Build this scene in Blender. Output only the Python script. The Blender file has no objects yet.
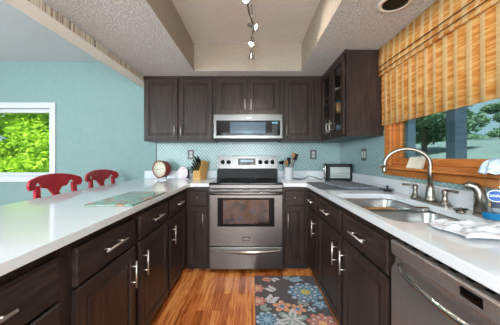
import bpy, bmesh, math, random
from mathutils import Vector, Matrix
random.seed(7)
C = bpy.context.scene.collection
SC = bpy.context.scene
PI = math.pi

# ------------------------------------------------------------------ camera, world, sun, exposure
cam_d = bpy.data.cameras.new('camera'); cam = bpy.data.objects.new('camera', cam_d); C.objects.link(cam)
cam.location = (0, 0, 1.19); cam.rotation_euler = (PI/2, 0, 0)
cam_d.sensor_width = 36; cam_d.lens = 17.28; cam_d.shift_x = -0.0046; cam_d.shift_y = -0.011
cam_d.clip_start = 0.02; cam_d.clip_end = 200
SC.camera = cam
SC.view_settings.view_transform = 'Standard'; SC.view_settings.look = 'None'
SC.view_settings.gamma = 1; SC.view_settings.use_curve_mapping = False
SC.view_settings.exposure = 1.25

w = bpy.data.worlds.new('sky'); SC.world = w; w.use_nodes = True
nt = w.node_tree; bg = nt.nodes['Background']
tc = nt.nodes.new('ShaderNodeTexCoord'); nz = nt.nodes.new('ShaderNodeTexNoise'); rp = nt.nodes.new('ShaderNodeValToRGB')
nz.inputs['Scale'].default_value = 2.2; nz.inputs['Detail'].default_value = 5
rp.color_ramp.elements[0].position = .35; rp.color_ramp.elements[0].color = (.36, .50, .56, 1)
rp.color_ramp.elements[1].position = .7; rp.color_ramp.elements[1].color = (.50, .62, .66, 1)
nt.links.new(tc.outputs['Generated'], nz.inputs['Vector']); nt.links.new(nz.outputs['Fac'], rp.inputs['Fac'])
nt.links.new(rp.outputs['Color'], bg.inputs['Color']); bg.inputs['Strength'].default_value = .56

def light(name, kind, loc, energy, color=(1, 1, 1), rot=(0, 0, 0), **kw):
    d = bpy.data.lights.new(name, kind); d.energy = energy; d.color = color
    for k, v in kw.items(): setattr(d, k, v)
    o = bpy.data.objects.new(name, d); C.objects.link(o); o.location = loc; o.rotation_euler = rot
    return o
light('sun', 'SUN', (0, 0, 20), 4.2, (1, .96, .88), (math.radians(35), 0, math.radians(-25)), angle=.02)
# added area fills set in made-up door openings behind the camera
light('added_fill_kitchen', 'AREA', (-.15, -3.28, 1.15), 50, (.95, .98, 1), (PI/2, 0, 0), shape='RECTANGLE', size=1.9, size_y=1.9)
light('added_fill_dining', 'AREA', (-3.0, -3.28, 1.15), 58, (.86, .95, 1), (PI/2, 0, 0), shape='RECTANGLE', size=1.7, size_y=1.9)
# added point fills; the unseen pendants built around them are made up
light('added_point_kitchen', 'POINT', (-.15, -1.1, 1.62), 62, (.97, .98, 1), shadow_soft_size=.12)
light('added_point_dining', 'POINT', (-3.0, .6, 1.72), 48, (.86, .95, 1), shadow_soft_size=.14)

# ------------------------------------------------------------------ materials
def s2l(c):
    return tuple(((v/255)/12.92 if v/255 <= .04045 else ((v/255+.055)/1.055)**2.4) for v in c) + (1,)
def new_mat(name):
    m = bpy.data.materials.new(name); m.use_nodes = True
    return m, m.node_tree, m.node_tree.nodes['Principled BSDF']
def setin(b, **kw):
    names = dict(base='Base Color', rough='Roughness', metal='Metallic', spec='Specular IOR Level', coat='Coat Weight',
                 coatr='Coat Roughness', trans='Transmission Weight', ior='IOR', alpha='Alpha', aniso='Anisotropic')
    for k, v in kw.items(): b.inputs[names[k]].default_value = v
def plain(name, rgb, rough=.5, metal=0, **kw):
    m, t, b = new_mat(name); setin(b, base=s2l(rgb), rough=rough, metal=metal, **kw); return m
def coords(t, scale=(1, 1, 1), which='Object'):
    c = t.nodes.new('ShaderNodeTexCoord'); mp = t.nodes.new('ShaderNodeMapping')
    mp.inputs['Scale'].default_value = scale; t.links.new(c.outputs[which], mp.inputs['Vector']); return mp.outputs['Vector']
def ramp(t, fac, stops, interp='LINEAR'):
    r = t.nodes.new('ShaderNodeValToRGB'); r.color_ramp.interpolation = interp
    e = r.color_ramp.elements
    e[0].position = stops[0][0]; e[0].color = s2l(stops[0][1]); e[1].position = stops[-1][0]; e[1].color = s2l(stops[-1][1])
    for p, c in stops[1:-1]:
        n = e.new(p); n.color = s2l(c)
    t.links.new(fac, r.inputs['Fac']); return r.outputs['Color']
def noise(t, vec, scale=5, detail=4, rough=.5, dist=0):
    n = t.nodes.new('ShaderNodeTexNoise'); n.inputs['Scale'].default_value = scale; n.inputs['Detail'].default_value = detail
    n.inputs['Roughness'].default_value = rough; n.inputs['Distortion'].default_value = dist
    t.links.new(vec, n.inputs['Vector']); return n.outputs['Fac']
def bump(t, b, h, strength=.3, dist=.01):
    n = t.nodes.new('ShaderNodeBump'); n.inputs['Strength'].default_value = strength; n.inputs['Distance'].default_value = dist
    t.links.new(h, n.inputs['Height']); t.links.new(n.outputs['Normal'], b.inputs['Normal'])
def math_(t, op, a, b_=None, c=None):
    n = t.nodes.new('ShaderNodeMath'); n.operation = op
    for i, v in enumerate((a, b_, c)):
        if v is None: continue
        if isinstance(v, (int, float)): n.inputs[i].default_value = v
        else: t.links.new(v, n.inputs[i])
    return n.outputs[0]
def noisy(name, stops, scale=(1, 1, 1), nscale=5, detail=4, rough=.5, metal=0, bmp=0, bdist=.005, dist=0, **kw):
    m, t, b = new_mat(name); v = coords(t, scale); f = noise(t, v, nscale, detail, .55, dist)
    t.links.new(ramp(t, f, stops), b.inputs['Base Color']); setin(b, rough=rough, metal=metal, **kw)
    if bmp: bump(t, b, f, bmp, bdist)
    return m

WA, WB, WC = (32, 25, 23), (52, 41, 37), (74, 59, 53)
def wood(name, scale, cols=(WA, WB, WC), rough=.38):
    m, t, b = new_mat(name)
    f = noise(t, coords(t, scale), 3.0, 6, .65, .6)
    t.links.new(ramp(t, f, [(.3, cols[0]), (.52, cols[1]), (.72, cols[2])]), b.inputs['Base Color'])
    setin(b, rough=rough, spec=.3); bump(t, b, f, .12, .002); return m
M = {}
M['wood_v'] = wood('dark_wood_upright_grain', (14, 14, 1.2))
M['wood_h'] = wood('dark_wood_level_grain', (1.2, 14, 14))
M['wood_in'] = wood('cabinet_interior', (10, 10, 1), ((96, 70, 52), (128, 96, 72), (150, 116, 88)), .5)
M['kick'] = plain('toe_kick_black', (30, 26, 28), .5)
M['oak'] = wood('honey_stained_window_wood', (1.0, 1.3, 16), ((168, 94, 42), (196, 120, 58), (212, 140, 76)), .55)
M['quartz'] = noisy('white_quartz', [(.3, (217, 222, 227)), (.5, (221, 226, 231)), (.7, (226, 231, 235))], nscale=200, detail=2, rough=.09, spec=.5)
M['steel'] = noisy('brushed_stainless', [(.3, (100, 99, 99)), (.7, (122, 120, 119))], (1.5, 60, 60), 6, 3, rough=.3, metal=1)
M['steel_dw'] = noisy('brushed_stainless_upright', [(.3, (158, 152, 150)), (.7, (180, 173, 170))], (60, 60, 1.5), 6, 3, rough=.34, metal=.8)
M['steel_sink'] = noisy('satin_sink_steel', [(.3, (150, 150, 148)), (.7, (180, 180, 178))], (3, 60, 60), 6, 3, rough=.3, metal=1)
M['chrome'] = plain('polished_metal', (205, 203, 200), .12, 1)
M['nickel'] = plain('brushed_nickel', (152, 144, 134), .3, 1)
M['pull'] = plain('satin_nickel_pull', (226, 220, 212), .38, .9)
M['black_glass'] = plain('black_glass', (8, 8, 10), .07, 0, spec=.3)
M['black'] = plain('black_plastic', (16, 16, 18), .45, spec=.25)
M['dark_metal'] = plain('dark_metal', (60, 58, 58), .35, .8)
M['teal'] = noisy('teal_wall_paint', [(.3, (131, 160, 160)), (.7, (137, 166, 165))], nscale=14, rough=.75, bmp=.1, bdist=.002)
M['white_trim'] = plain('white_trim_paint', (214, 218, 226), .4)
M['cream_trim'] = plain('cream_header_paint', (222, 217, 208), .6)
def popcorn(name, a, b_, sc=95):
    m, t, b = new_mat(name); v = coords(t); f = noise(t, v, sc, 3, .7)
    t.links.new(ramp(t, f, [(.35, a), (.65, b_)]), b.inputs['Base Color']); setin(b, rough=.95, spec=.1)
    bump(t, b, f, 1.0, .02); return m
M['popcorn'] = popcorn('textured_ceiling', (194, 193, 191), (242, 240, 238))
M['dining_ceiling'] = popcorn('dining_textured_ceiling', (208, 222, 230), (232, 242, 248), 100)  # bluish tint puts the window light into the ceiling colour
M['tray_top'] = noisy('tray_ceiling_paint', [(.3, (212, 208, 200)), (.7, (224, 220, 212))], nscale=40, rough=.9, bmp=.3, bdist=.004)
M['tray'] = noisy('beige_tray_paint', [(.3, (166, 155, 140)), (.7, (176, 165, 150))], nscale=30, rough=.85, bmp=.25, bdist=.004)

# tile: small fan shaped tiles
def tile_mat():
    m, t, b = new_mat('teal_lantern_tile'); c = t.nodes.new('ShaderNodeTexCoord'); sp = t.nodes.new('ShaderNodeSeparateXYZ')
    t.links.new(c.outputs['Object'], sp.inputs[0])
    h = math_(t, 'ADD', sp.outputs['X'], sp.outputs['Y'])
    k = 2*PI/.042
    u = math_(t, 'COSINE', math_(t, 'MULTIPLY', h, k)); v = math_(t, 'COSINE', math_(t, 'MULTIPLY', sp.outputs['Z'], k*.85))
    s = math_(t, 'ABSOLUTE', math_(t, 'ADD', u, v))
    nn = noise(t, coords(t), 22, 2)
    f = math_(t, 'ADD', math_(t, 'MULTIPLY', s, .55), math_(t, 'MULTIPLY', math_(t, 'SUBTRACT', nn, .5), .5))
    t.links.new(ramp(t, f, [(.0, (180, 196, 193)), (.14, (170, 189, 187)), (.26, (140, 172, 172)), (.9, (130, 163, 164))]), b.inputs['Base Color'])
    setin(b, rough=.16, spec=.5); bump(t, b, s, .25, .002); return m
M['tile'] = tile_mat()

def floor_mat():
    m, t, b = new_mat('red_brown_plank_floor'); c = t.nodes.new('ShaderNodeTexCoord'); mp = t.nodes.new('ShaderNodeMapping')
    mp.inputs['Rotation'].default_value = (0, 0, PI/2); t.links.new(c.outputs['Object'], mp.inputs['Vector'])
    br = t.nodes.new('ShaderNodeTexBrick'); br.offset = .37; br.inputs['Scale'].default_value = 1
    br.inputs['Brick Width'].default_value = .62; br.inputs['Row Height'].default_value = .062; br.inputs['Mortar Size'].default_value = .0012
    br.inputs['Color1'].default_value = (0, 0, 0, 1); br.inputs['Color2'].default_value = (1, 1, 1, 1); br.inputs['Mortar'].default_value = (0, 0, 0, 1)
    t.links.new(mp.outputs['Vector'], br.inputs['Vector'])
    g = noise(t, coords(t, (16, 1.3, 1)), 2.4, 6, .62, 1.2)
    bw = t.nodes.new('ShaderNodeRGBToBW'); t.links.new(br.outputs['Color'], bw.inputs[0])
    f = math_(t, 'ADD', math_(t, 'MULTIPLY', bw.outputs[0], .22), math_(t, 'MULTIPLY', g, .92))
    t.links.new(ramp(t, f, [(.3, (96, 44, 20)), (.46, (164, 86, 40)), (.6, (206, 122, 62)), (.78, (236, 168, 100))]), b.inputs['Base Color'])
    setin(b, rough=.24, spec=.5); bump(t, b, br.outputs['Fac'], .2, .001); return m
M['floor'] = floor_mat()

def shade_mat():
    m, t, b = new_mat('woven_bamboo'); c = t.nodes.new('ShaderNodeTexCoord'); sp = t.nodes.new('ShaderNodeSeparateXYZ')
    t.links.new(c.outputs['Object'], sp.inputs[0])
    y = sp.outputs['Y']; z = sp.outputs['Z']
    # light warp tapes of two widths, and uneven reeds between them
    p1 = math_(t, 'COSINE', math_(t, 'MULTIPLY', y, 2*PI/.078)); p2 = math_(t, 'COSINE', math_(t, 'ADD', math_(t, 'MULTIPLY', y, 2*PI/.156), .8))
    tape = math_(t, 'ADD', p1, math_(t, 'MULTIPLY', p2, .35))
    tape = math_(t, 'MULTIPLY', math_(t, 'GREATER_THAN', tape, .2), .85)
    reed = noise(t, coords(t, (1, 3, 26)), 2.0, 2, .5)
    n2 = noise(t, coords(t, (1, 9, 60)), 1.6, 2, .6)
    f = math_(t, 'ADD', math_(t, 'MULTIPLY', reed, .6), math_(t, 'MULTIPLY', n2, .4))
    base = ramp(t, f, [(.36, (204, 126, 50)), (.47, (228, 156, 72)), (.54, (238, 180, 98)), (.68, (246, 208, 138))])
    lite = ramp(t, n2, [(.3, (236, 202, 142)), (.7, (250, 226, 176))])
    mx = t.nodes.new('ShaderNodeMix'); mx.data_type = 'RGBA'
    t.links.new(tape, mx.inputs[0]); t.links.new(base, mx.inputs[6]); t.links.new(lite, mx.inputs[7])
    t.links.new(mx.outputs[2], b.inputs['Base Color']); setin(b, rough=.7); bump(t, b, f, .5, .004)
    tr = t.nodes.new('ShaderNodeBsdfTranslucent'); t.links.new(mx.outputs[2], tr.inputs['Color'])
    ms = t.nodes.new('ShaderNodeMixShader'); ms.inputs[0].default_value = .35
    t.links.new(b.outputs[0], ms.inputs[1]); t.links.new(tr.outputs[0], ms.inputs[2])
    t.links.new(ms.outputs[0], t.nodes['Material Output'].inputs['Surface']); return m
M['shade'] = shade_mat()

def paper_mat():
    m, t, b = new_mat('striped_wallpaper'); f = noise(t, coords(t, (0, 1, 0)), 26, 2, .7)
    t.links.new(ramp(t, f, [(.33, (84, 96, 96)), (.37, (176, 150, 128)), (.43, (216, 200, 176)), (.47, (230, 220, 200)), (.53, (176, 146, 124)), (.57, (226, 216, 196)), (.66, (130, 130, 124))], 'CONSTANT'), b.inputs['Base Color'])
    setin(b, rough=.8); return m
M['paper'] = paper_mat()
def glass_mat(name, tint=(1, 1, 1, 1), refl=.07):
    m, t, b = new_mat(name); t.nodes.remove(b)
    tr = t.nodes.new('ShaderNodeBsdfTransparent'); tr.inputs[0].default_value = tint
    gl = t.nodes.new('ShaderNodeBsdfGlossy'); gl.inputs['Roughness'].default_value = .02
    fr = t.nodes.new('ShaderNodeFresnel'); fr.inputs[0].default_value = 1.45
    ge = t.nodes.new('ShaderNodeNewGeometry'); fac = math_(t, 'MULTIPLY', fr.outputs[0], math_(t, 'SUBTRACT', 1.0, ge.outputs['Backfacing']))
    ms = t.nodes.new('ShaderNodeMixShader'); t.links.new(fac, ms.inputs[0])
    t.links.new(tr.outputs[0], ms.inputs[1]); t.links.new(gl.outputs[0], ms.inputs[2])
    t.links.new(ms.outputs[0], t.nodes['Material Output'].inputs['Surface']); return m
M['glass'] = glass_mat('window_glass', (.93, .97, .97, 1))
M['tglass'] = glass_mat('tinted_glass', (.75, .86, .88, 1))
M['bottle'] = glass_mat('clear_plastic', (.95, .96, .96, 1))
M['red'] = noisy('worn_red_paint', [(.3, (140, 26, 38)), (.5, (178, 36, 50)), (.72, (190, 58, 66))], nscale=9, rough=.4)
M['red_clock'] = plain('dark_red_enamel', (132, 38, 34), .25)
M['cream'] = plain('cream_dial', (226, 220, 198), .5)
M['block'] = wood('light_block_wood', (1, 14, 14), ((196, 146, 84), (214, 168, 102), (228, 188, 124)), .5)
M['spoon'] = wood('spoon_wood', (10, 10, 1), ((150, 104, 62), (178, 130, 82), (198, 152, 104)), .6)
M['ceramic'] = plain('white_ceramic', (206, 212, 214), .25)
M['emit'] = None
def emis(name, col, st):
    m, t, b = new_mat(name); b.inputs['Emission Color'].default_value = col; b.inputs['Emission Strength'].default_value = st
    b.inputs['Base Color'].default_value = (0, 0, 0, 1); return m
M['emit'] = emis('bulb', (1, .93, .82, 1), 30)
M['emit_soft'] = emis('lamp_diffuser', (1, .94, .86, 1), 5)
M['mat_a'] = noisy('grey_drying_mat', [(.3, (84, 90, 98)), (.7, (104, 110, 118))], nscale=60, rough=.9, bmp=.4)
M['mat_b'] = noisy('pale_grey_mat_pattern', [(.42, (98, 104, 114)), (.5, (150, 156, 166)), (.6, (112, 118, 128))], nscale=40, rough=.9)
M['towel'] = noisy('white_towel_dark_print', [(.0, (214, 216, 220)), (.6, (206, 208, 214)), (.66, (140, 142, 150)), (1, (120, 122, 130))], (1, 3, 1), 26, 3, rough=.95, bmp=.5)
M['blue_cloth'] = noisy('blue_white_print', [(.38, (116, 160, 196)), (.48, (190, 212, 226)), (.7, (226, 234, 240))], nscale=38, detail=2, rough=.9, bmp=.3)
M['soap'] = plain('blue_soap', (24, 140, 200), .15, 0, trans=.3)
M['blue'] = plain('label_blue', (26, 90, 170), .4)
M['navy'] = plain('label_navy', (28, 40, 70), .4)
M['gold'] = plain('label_gold', (200, 160, 80), .4)
M['white'] = plain('label_white', (235, 238, 240), .4)
M['crock'] = M['ceramic']
M['paper_lav'] = noisy('lavender_floral_ceramic', [(.35, (196, 150, 168)), (.5, (214, 204, 216)), (.7, (226, 222, 228))], nscale=55, detail=2, rough=.3)
M['board'] = noisy('teal_patterned_glass_board', [(.34, (52, 104, 116)), (.41, (110, 158, 140)), (.47, (150, 180, 164)), (.52, (112, 156, 142)), (.56, (186, 92, 70)), (.60, (196, 140, 100)), (.66, (70, 124, 72))], nscale=8, detail=5, rough=.1, dist=.7)
M['outlet'] = plain('nickel_outlet_plate', (92, 94, 92), .4, .3)
M['outlet_in'] = plain('outlet_insert', (196, 196, 190), .4)
M['rubber'] = plain('black_rubber', (26, 24, 24), .6)
M['lens'] = plain('lamp_reflector', (214, 212, 208), .5)

# ------------------------------------------------------------------ mesh helpers
class MB:
    def __init__(s): s.bm = bmesh.new(); s.mi = 0
    def _new(s, faces):
        for f in faces: f.material_index = s.mi
    def box(s, x0, x1, y0, y1, z0, z1, bev=0.0, seg=2):
        r = bmesh.ops.create_cube(s.bm, size=1)
        vs = r['verts']
        for v in vs: v.co = Vector(((x0+x1)/2+v.co.x*(x1-x0), (y0+y1)/2+v.co.y*(y1-y0), (z0+z1)/2+v.co.z*(z1-z0)))
        fs = set(f for v in vs for f in v.link_faces); s._new(fs)
        if bev:
            es = set(e for v in vs for e in v.link_edges)
            r2 = bmesh.ops.bevel(s.bm, geom=list(es), offset=bev, segments=seg, affect='EDGES', profile=.5)
            s._new(r2['faces'])
        return s
    def tube(s, pts, r, n=12, cap=True):
        pts = [Vector(p) for p in pts]; rs = r if isinstance(r, (list, tuple)) else [r]*len(pts)
        rings = []; up = None
        for i, p in enumerate(pts):
            d = (pts[min(i+1, len(pts)-1)] - pts[max(i-1, 0)]).normalized()
            if up is None: up = Vector((0, 0, 1)) if abs(d.z) < .9 else Vector((1, 0, 0))
            a = d.cross(up)
            if a.length < 1e-4: a = d.cross(Vector((0, 1, 0)))
            a.normalize(); b = d.cross(a).normalized(); up = -b if (-b).dot(up) > 0 else b
            rings.append([s.bm.verts.new(p + (a*math.cos(2*PI*k/n) + b*math.sin(2*PI*k/n))*rs[i]) for k in range(n)])
        for i in range(len(rings)-1):
            for k in range(n):
                f = s.bm.faces.new((rings[i][k], rings[i][(k+1) % n], rings[i+1][(k+1) % n], rings[i+1][k])); f.smooth = True; f.material_index = s.mi
        if cap:
            for q in (rings[0], rings[-1]):
                try: s._new([s.bm.faces.new(q)])
                except ValueError: pass
        return s
    def lathe(s, prof, loc=(0, 0, 0), mat=None, n=28, smooth=True):
        mt = (mat or Matrix.Identity(4)); rings = []
        for (r, z) in prof:
            rings.append([s.bm.verts.new(Vector(loc) + (mt @ Vector((r*math.cos(2*PI*k/n), r*math.sin(2*PI*k/n), z)))) for k in range(n)])
        for i in range(len(rings)-1):
            for k in range(n):
                f = s.bm.faces.new((rings[i][k], rings[i][(k+1) % n], rings[i+1][(k+1) % n], rings[i+1][k])); f.smooth = smooth; f.material_index = s.mi
        for q, rr in ((rings[0], prof[0][0]), (rings[-1], prof[-1][0])):
            if rr > 1e-5: s._new([s.bm.faces.new(q)])
        return s
    def sphere(s, c, r, sub=2):
        rr = r if isinstance(r, (tuple, list)) else (r, r, r)
        q = bmesh.ops.create_icosphere(s.bm, subdivisions=sub, radius=1)
        for v in q['verts']: v.co = Vector((c[0]+v.co.x*rr[0], c[1]+v.co.y*rr[1], c[2]+v.co.z*rr[2]))
        for f in set(f for v in q['verts'] for f in v.link_faces): f.smooth = True; f.material_index = s.mi
        return s
    def rings(s, levels):   # levels: list of vertex loops (same count) -> skin, cap both ends
        R = [[s.bm.verts.new(Vector(p)) for p in L] for L in levels]; n = len(R[0])
        for i in range(len(R)-1):
            for k in range(n):
                f = s.bm.faces.new((R[i][k], R[i][(k+1) % n], R[i+1][(k+1) % n], R[i+1][k])); f.material_index = s.mi
        s._new([s.bm.faces.new(R[0]), s.bm.faces.new(R[-1])]); return s
    def panel(s, x0, x1, z0, z1, yb, prof):   # front faces -y: prof = [(inset, y)]
        L = [[(x0, yb, z0), (x1, yb, z0), (x1, yb, z1), (x0, yb, z1)]]
        for ins, y in prof: L.append([(x0+ins, y, z0+ins), (x1-ins, y, z0+ins), (x1-ins, y, z1-ins), (x0+ins, y, z1-ins)])
        return s.rings(L)
    def prism(s, outer, z0, z1, holes=(), T=None):  # polygon with holes, extruded in z
        T = T or (lambda p: p); loops = [outer]+list(holes); allv = []
        for z in (z0, z1):
            edges = []; vl = []
            for lp in loops:
                vs = [s.bm.verts.new(T((p[0], p[1], z))) for p in lp]; vl.append(vs)
                for k in range(len(vs)): edges.append(s.bm.edges.new((vs[k], vs[(k+1) % len(vs)])))
            r = bmesh.ops.triangle_fill(s.bm, use_beauty=True, use_dissolve=False, edges=edges)
            s._new([g for g in r['geom'] if isinstance(g, bmesh.types.BMFace)]); allv.append(vl)
        for a, b in zip(*allv):
            for k in range(len(a)): s._new([s.bm.faces.new((a[k], a[(k+1) % len(a)], b[(k+1) % len(a)], b[k]))])
        return s
    def build(s, name, mats, parent=None, loc=None, rot=None):
        bmesh.ops.recalc_face_normals(s.bm, faces=s.bm.faces)
        me = bpy.data.meshes.new(name); s.bm.to_mesh(me); s.bm.free()
        for m in (mats if isinstance(mats, (list, tuple)) else [mats]): me.materials.append(m)
        o = bpy.data.objects.new(name, me); C.objects.link(o)
        if parent: o.parent = parent
        if loc: o.location = loc
        if rot: o.rotation_euler = rot
        return o
def tag(o, label=None, cat=None, group=None, kind=None):
    for k, v in (('label', label), ('category', cat), ('group', group), ('kind', kind)):
        if v: o[k] = v
    return o
def thing(name, label, cat, loc=(0, 0, 0), rz=0, group=None):
    o = bpy.data.objects.new(name, None); C.objects.link(o); o.location = loc; o.rotation_euler = (0, 0, rz)
    o.empty_display_size = .05
    return tag(o, label, cat, group)
def struct(o): o['kind'] = 'structure'; return o
def rrect(x0, x1, y0, y1, r, n=6):
    P = []
    for cx, cy, a in ((x1-r, y0+r, -PI/2), (x1-r, y1-r, 0), (x0+r, y1-r, PI/2), (x0+r, y0+r, PI)):
        for k in range(n+1): P.append((cx+r*math.cos(a+PI/2*k/n), cy+r*math.sin(a+PI/2*k/n)))
    return P
def smooth(o, ang=40):
    for p in o.data.polygons: p.use_smooth = True
    m = o.modifiers.new('es', 'EDGE_SPLIT'); m.split_angle = math.radians(ang); return o

# ------------------------------------------------------------------ setting
XR, YB = 1.155, 3.14            # right wall, back wall
struct(MB().box(-4.5, 1.4, -3.2, YB, -.1, 0).build('floor', M['floor']))
# back wall with the dining window hole
b = MB(); hx0, hx1, hz0, hz1 = -3.95, -2.64, .94, 1.825
b.box(-4.5, hx0, YB, YB+.15, 0, 2.6).box(hx1, 1.4, YB, YB+.15, 0, 2.6).box(hx0, hx1, YB, YB+.15, 0, hz0).box(hx0, hx1, YB, YB+.15, hz1, 2.6)
struct(b.build('wall_back', M['teal']))
struct(MB().box(-4.65, -4.5, -3.2, YB+.15, 0, 2.6).build('wall_left', M['teal']))
wy0, wy1, wz0, wz1 = .35, 1.98, 1.12, 2.0   # right window hole
b = MB()
b.box(XR, XR+.15, -3.2, wy0, 0, 2.6).box(XR, XR+.15, wy1, YB, 0, 2.6).box(XR, XR+.15, wy0, wy1, 0, wz0).box(XR, XR+.15, wy0, wy1, wz1, 2.6)
struct(b.build('wall_right', M['teal']))
b = MB()
for x0, x1 in ((-4.5, -3.9), (-2.1, -1.15), (.85, 1.31)): b.box(x0, x1, -3.35, -3.2, 0, 2.6)
for x0, x1 in ((-3.9, -2.1), (-1.15, .85)): b.box(x0, x1, -3.35, -3.2, 2.1, 2.6)
struct(b.build('wall_front', M['teal']))
for x0, x1 in ((-3.9, -2.1), (-1.15, .85)):  # unseen door frames, invented to hold the added area fills
    r = struct(bpy.data.objects.new('added_door_1' if x0 > -2 else 'added_door_2', None)); C.objects.link(r)
    b = MB(); xm = (x0+x1)/2
    b.box(x0, x0+.07, -3.26, -3.18, 0, 2.1).box(x1-.07, x1, -3.26, -3.18, 0, 2.1).box(x0+.07, x1-.07, -3.26, -3.18, 2.02, 2.1).box(x0+.07, x1-.07, -3.26, -3.18, 0, .08).box(xm-.05, xm+.05, -3.26, -3.18, .08, 2.02)
    b.build('added_door_frame', M['white_trim'], r)
# ceiling: dropped kitchen ceiling with tray, dining ceiling
KX0, KX1 = -1.27, 1.155
tx0, tx1, ty0, ty1 = -.64, .54, .25, 2.637
b = MB()
b.prism([(KX0, -3.2), (KX1, -3.2), (KX1, YB), (KX0, YB)], 2.134, 2.16, [[(tx0, ty0), (tx1, ty0), (tx1, ty1), (tx0, ty1)]])
kc = struct(b.build('ceiling', M['popcorn']))
b = MB()
b.box(tx0-.02, tx0, ty0, ty1, 2.161, 2.44).box(tx1, tx1+.02, ty0, ty1, 2.161, 2.44).box(tx0-.02, tx1+.02, ty1, ty1+.02, 2.161, 2.44).box(tx0-.02, tx1+.02, ty0-.02, ty0, 2.161, 2.44)
b.mi = 1; b.box(tx0-.02, tx1+.02, ty0-.02, ty1+.02, 2.434, 2.46)
struct(b.build('ceiling_tray', [M['tray'], M['tray_top']], kc))
# paint on the reveal of the dropped ceiling
b = MB(); e = .001
b.box(tx0, tx0+e, ty0, ty1, 2.136, 2.161).box(tx1-e, tx1, ty0, ty1, 2.136, 2.161).box(tx0, tx1, ty1-e, ty1, 2.136, 2.161)
struct(b.build('tray_lip', M['tray'], kc))
dc = struct(MB().box(-4.5, -1.40, -3.2, YB, 2.44, 2.6).build('ceiling_dining', M['dining_ceiling'])); dc.name = 'ceiling.001'
hd = struct(MB().box(-1.40, -1.27, -3.2, YB, 2.073, 2.6).build('trim_1', M['cream_trim']))
MB().box(-1.2699, -1.268, -3.2, YB-.33, 2.077, 2.133).build('wallpaper_border', M['paper'], hd)
struct(MB().box(-1.27, 1.31, -3.2, YB, 2.5, 2.6).build('ceiling.002', M['tray']))  # unseen slab added above the tray to block sky light
# tile backsplash
b = MB(); b.box(-1.245, XR-.008, YB-.008, YB, 1.014, 1.40)
b.mi = 1; b.box(-1.255, -1.245, YB-.012, YB, 1.014, 1.376)
struct(b.build('trim_2', [M['tile'], M['dark_metal']]))
struct(MB().box(XR-.008, XR, 2.064, YB, 1.014, 1.42).box(XR-.008, XR, .2, 2.064, 1.014, 1.04).build('trim_3', M['tile']))

# dining window
wn = struct(bpy.data.objects.new('window_1', None)); C.objects.link(wn)
b = MB(); ox0, ox1, oz0, oz1 = -4.03, -2.565, .865, 1.90; cw = .075
for (x0, x1, z0, z1) in ((ox0, ox1, oz1-cw, oz1), (ox0, ox1, oz0, oz0+cw), (ox0, ox0+cw, oz0+cw, oz1-cw), (ox1-cw, ox1, oz0+cw, oz1-cw)):
    b.box(x0, x1, YB-.022, YB, z0, z1, .004)
b.build('window_frame', M['white_trim'], wn)
b = MB()
for (x0, x1, z0, z1) in ((hx0, hx1, hz1-.05, hz1), (hx0, hx1, hz0, hz0+.045), (hx0, hx0+.04, hz0+.045, hz1-.05), (hx1-.03, hx1, hz0+.045, hz1-.05)):
    b.box(x0, x1, YB+.03, YB+.08, z0, z1, .004)
b.build('sash', M['white_trim'], wn)
MB().box(hx0+.04, hx1-.03, YB+.052, YB+.056, hz0+.045, hz1-.05).build('pane', M['glass'], wn)

# wooden window over the sink
wr = struct(bpy.data.objects.new('window_2', None)); C.objects.link(wr)
b = MB()
b.box(XR-.022, XR, wy1, 2.062, 1.122, 2.08, .005).box(XR-.022, XR, .25, wy0, 1.105, 2.08, .005).box(XR-.022, XR, wy0, wy1, wz1, 2.08, .005)
b.box(XR-.03, XR, .22, 2.06, 1.042, 1.088, .006)       # apron
b.box(XR-.018, XR+.001, .24, 2.05, 1.088, 1.1215)
b.build('window_frame', M['oak'], wr)
MB().box(1.078, XR+.02, .2, 2.03, 1.095, 1.112, .006).build('window_sill', M['oak'], wr)
b = MB()
b.box(XR, XR+.12, wy1-.015, wy1, wz0, wz1).box(XR, XR+.12, wy0, wy0+.015, wz0, wz1).box(XR, XR+.12, wy0, wy1, wz0, wz0+.012).box(XR, XR+.12, wy0, wy1, wz1-.015, wz1)
sy0, sy1, sz0, sz1 = wy0+.015, wy1-.015, wz0+.012, wz1-.015
b.box(XR+.02, XR+.06, sy1-.06, sy1, sz0+.048, sz1-.05, .003).box(XR+.02, XR+.06, sy0, sy0+.06, sz0+.048, sz1-.05, .003)
b.box(XR+.02, XR+.06, sy0, sy1, sz0, sz0+.048, .006).box(XR+.02, XR+.06, sy0, sy1, sz1-.05, sz1, .006)
b.build('sash', M['oak'], wr)
MB().box(XR+.038, XR+.042, sy0+.06, sy1-.06, sz0+.048, sz1-.05).build('pane', M['tglass'], wr)
# vinyl jamb seen through glass
MB().box(XR+.062, XR+.12, sy1-.09, sy1-.002, sz0+.002, sz1-.002).build('jamb_liner', plain('grey_vinyl', (128, 140, 150), .5), wr)

# ------------------------------------------------------------------ outdoors
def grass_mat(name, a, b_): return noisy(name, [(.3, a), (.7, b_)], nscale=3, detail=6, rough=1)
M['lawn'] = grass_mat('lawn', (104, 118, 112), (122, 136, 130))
M['lawn2'] = grass_mat('green_lawn', (70, 110, 40), (110, 150, 60))  # green grass colour, shared with the ornamental clumps
b = MB()     # rising lawn to the right
P = [(1.6, -.15), (3.5, .3), (6.5, 1.15), (12, 2.0), (22, 3.0), (45, 4.2)]
ys = [-8, -2, 4, 10, 18, 30, 60]
vv = [[b.bm.verts.new((x, y, z + .12*math.sin(y*.3+x*.2))) for y in ys] for x, z in P]
for i in range(len(P)-1):
    for j in range(len(ys)-1):
        f = b.bm.faces.new((vv[i][j], vv[i+1][j], vv[i+1][j+1], vv[i][j+1])); f.smooth = True
struct(b.build('ground', M['lawn']))
struct(MB().box(-30, 1.55, YB+.2, 40, -.4, -.15).build('ground.001', M['lawn2']))
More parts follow.
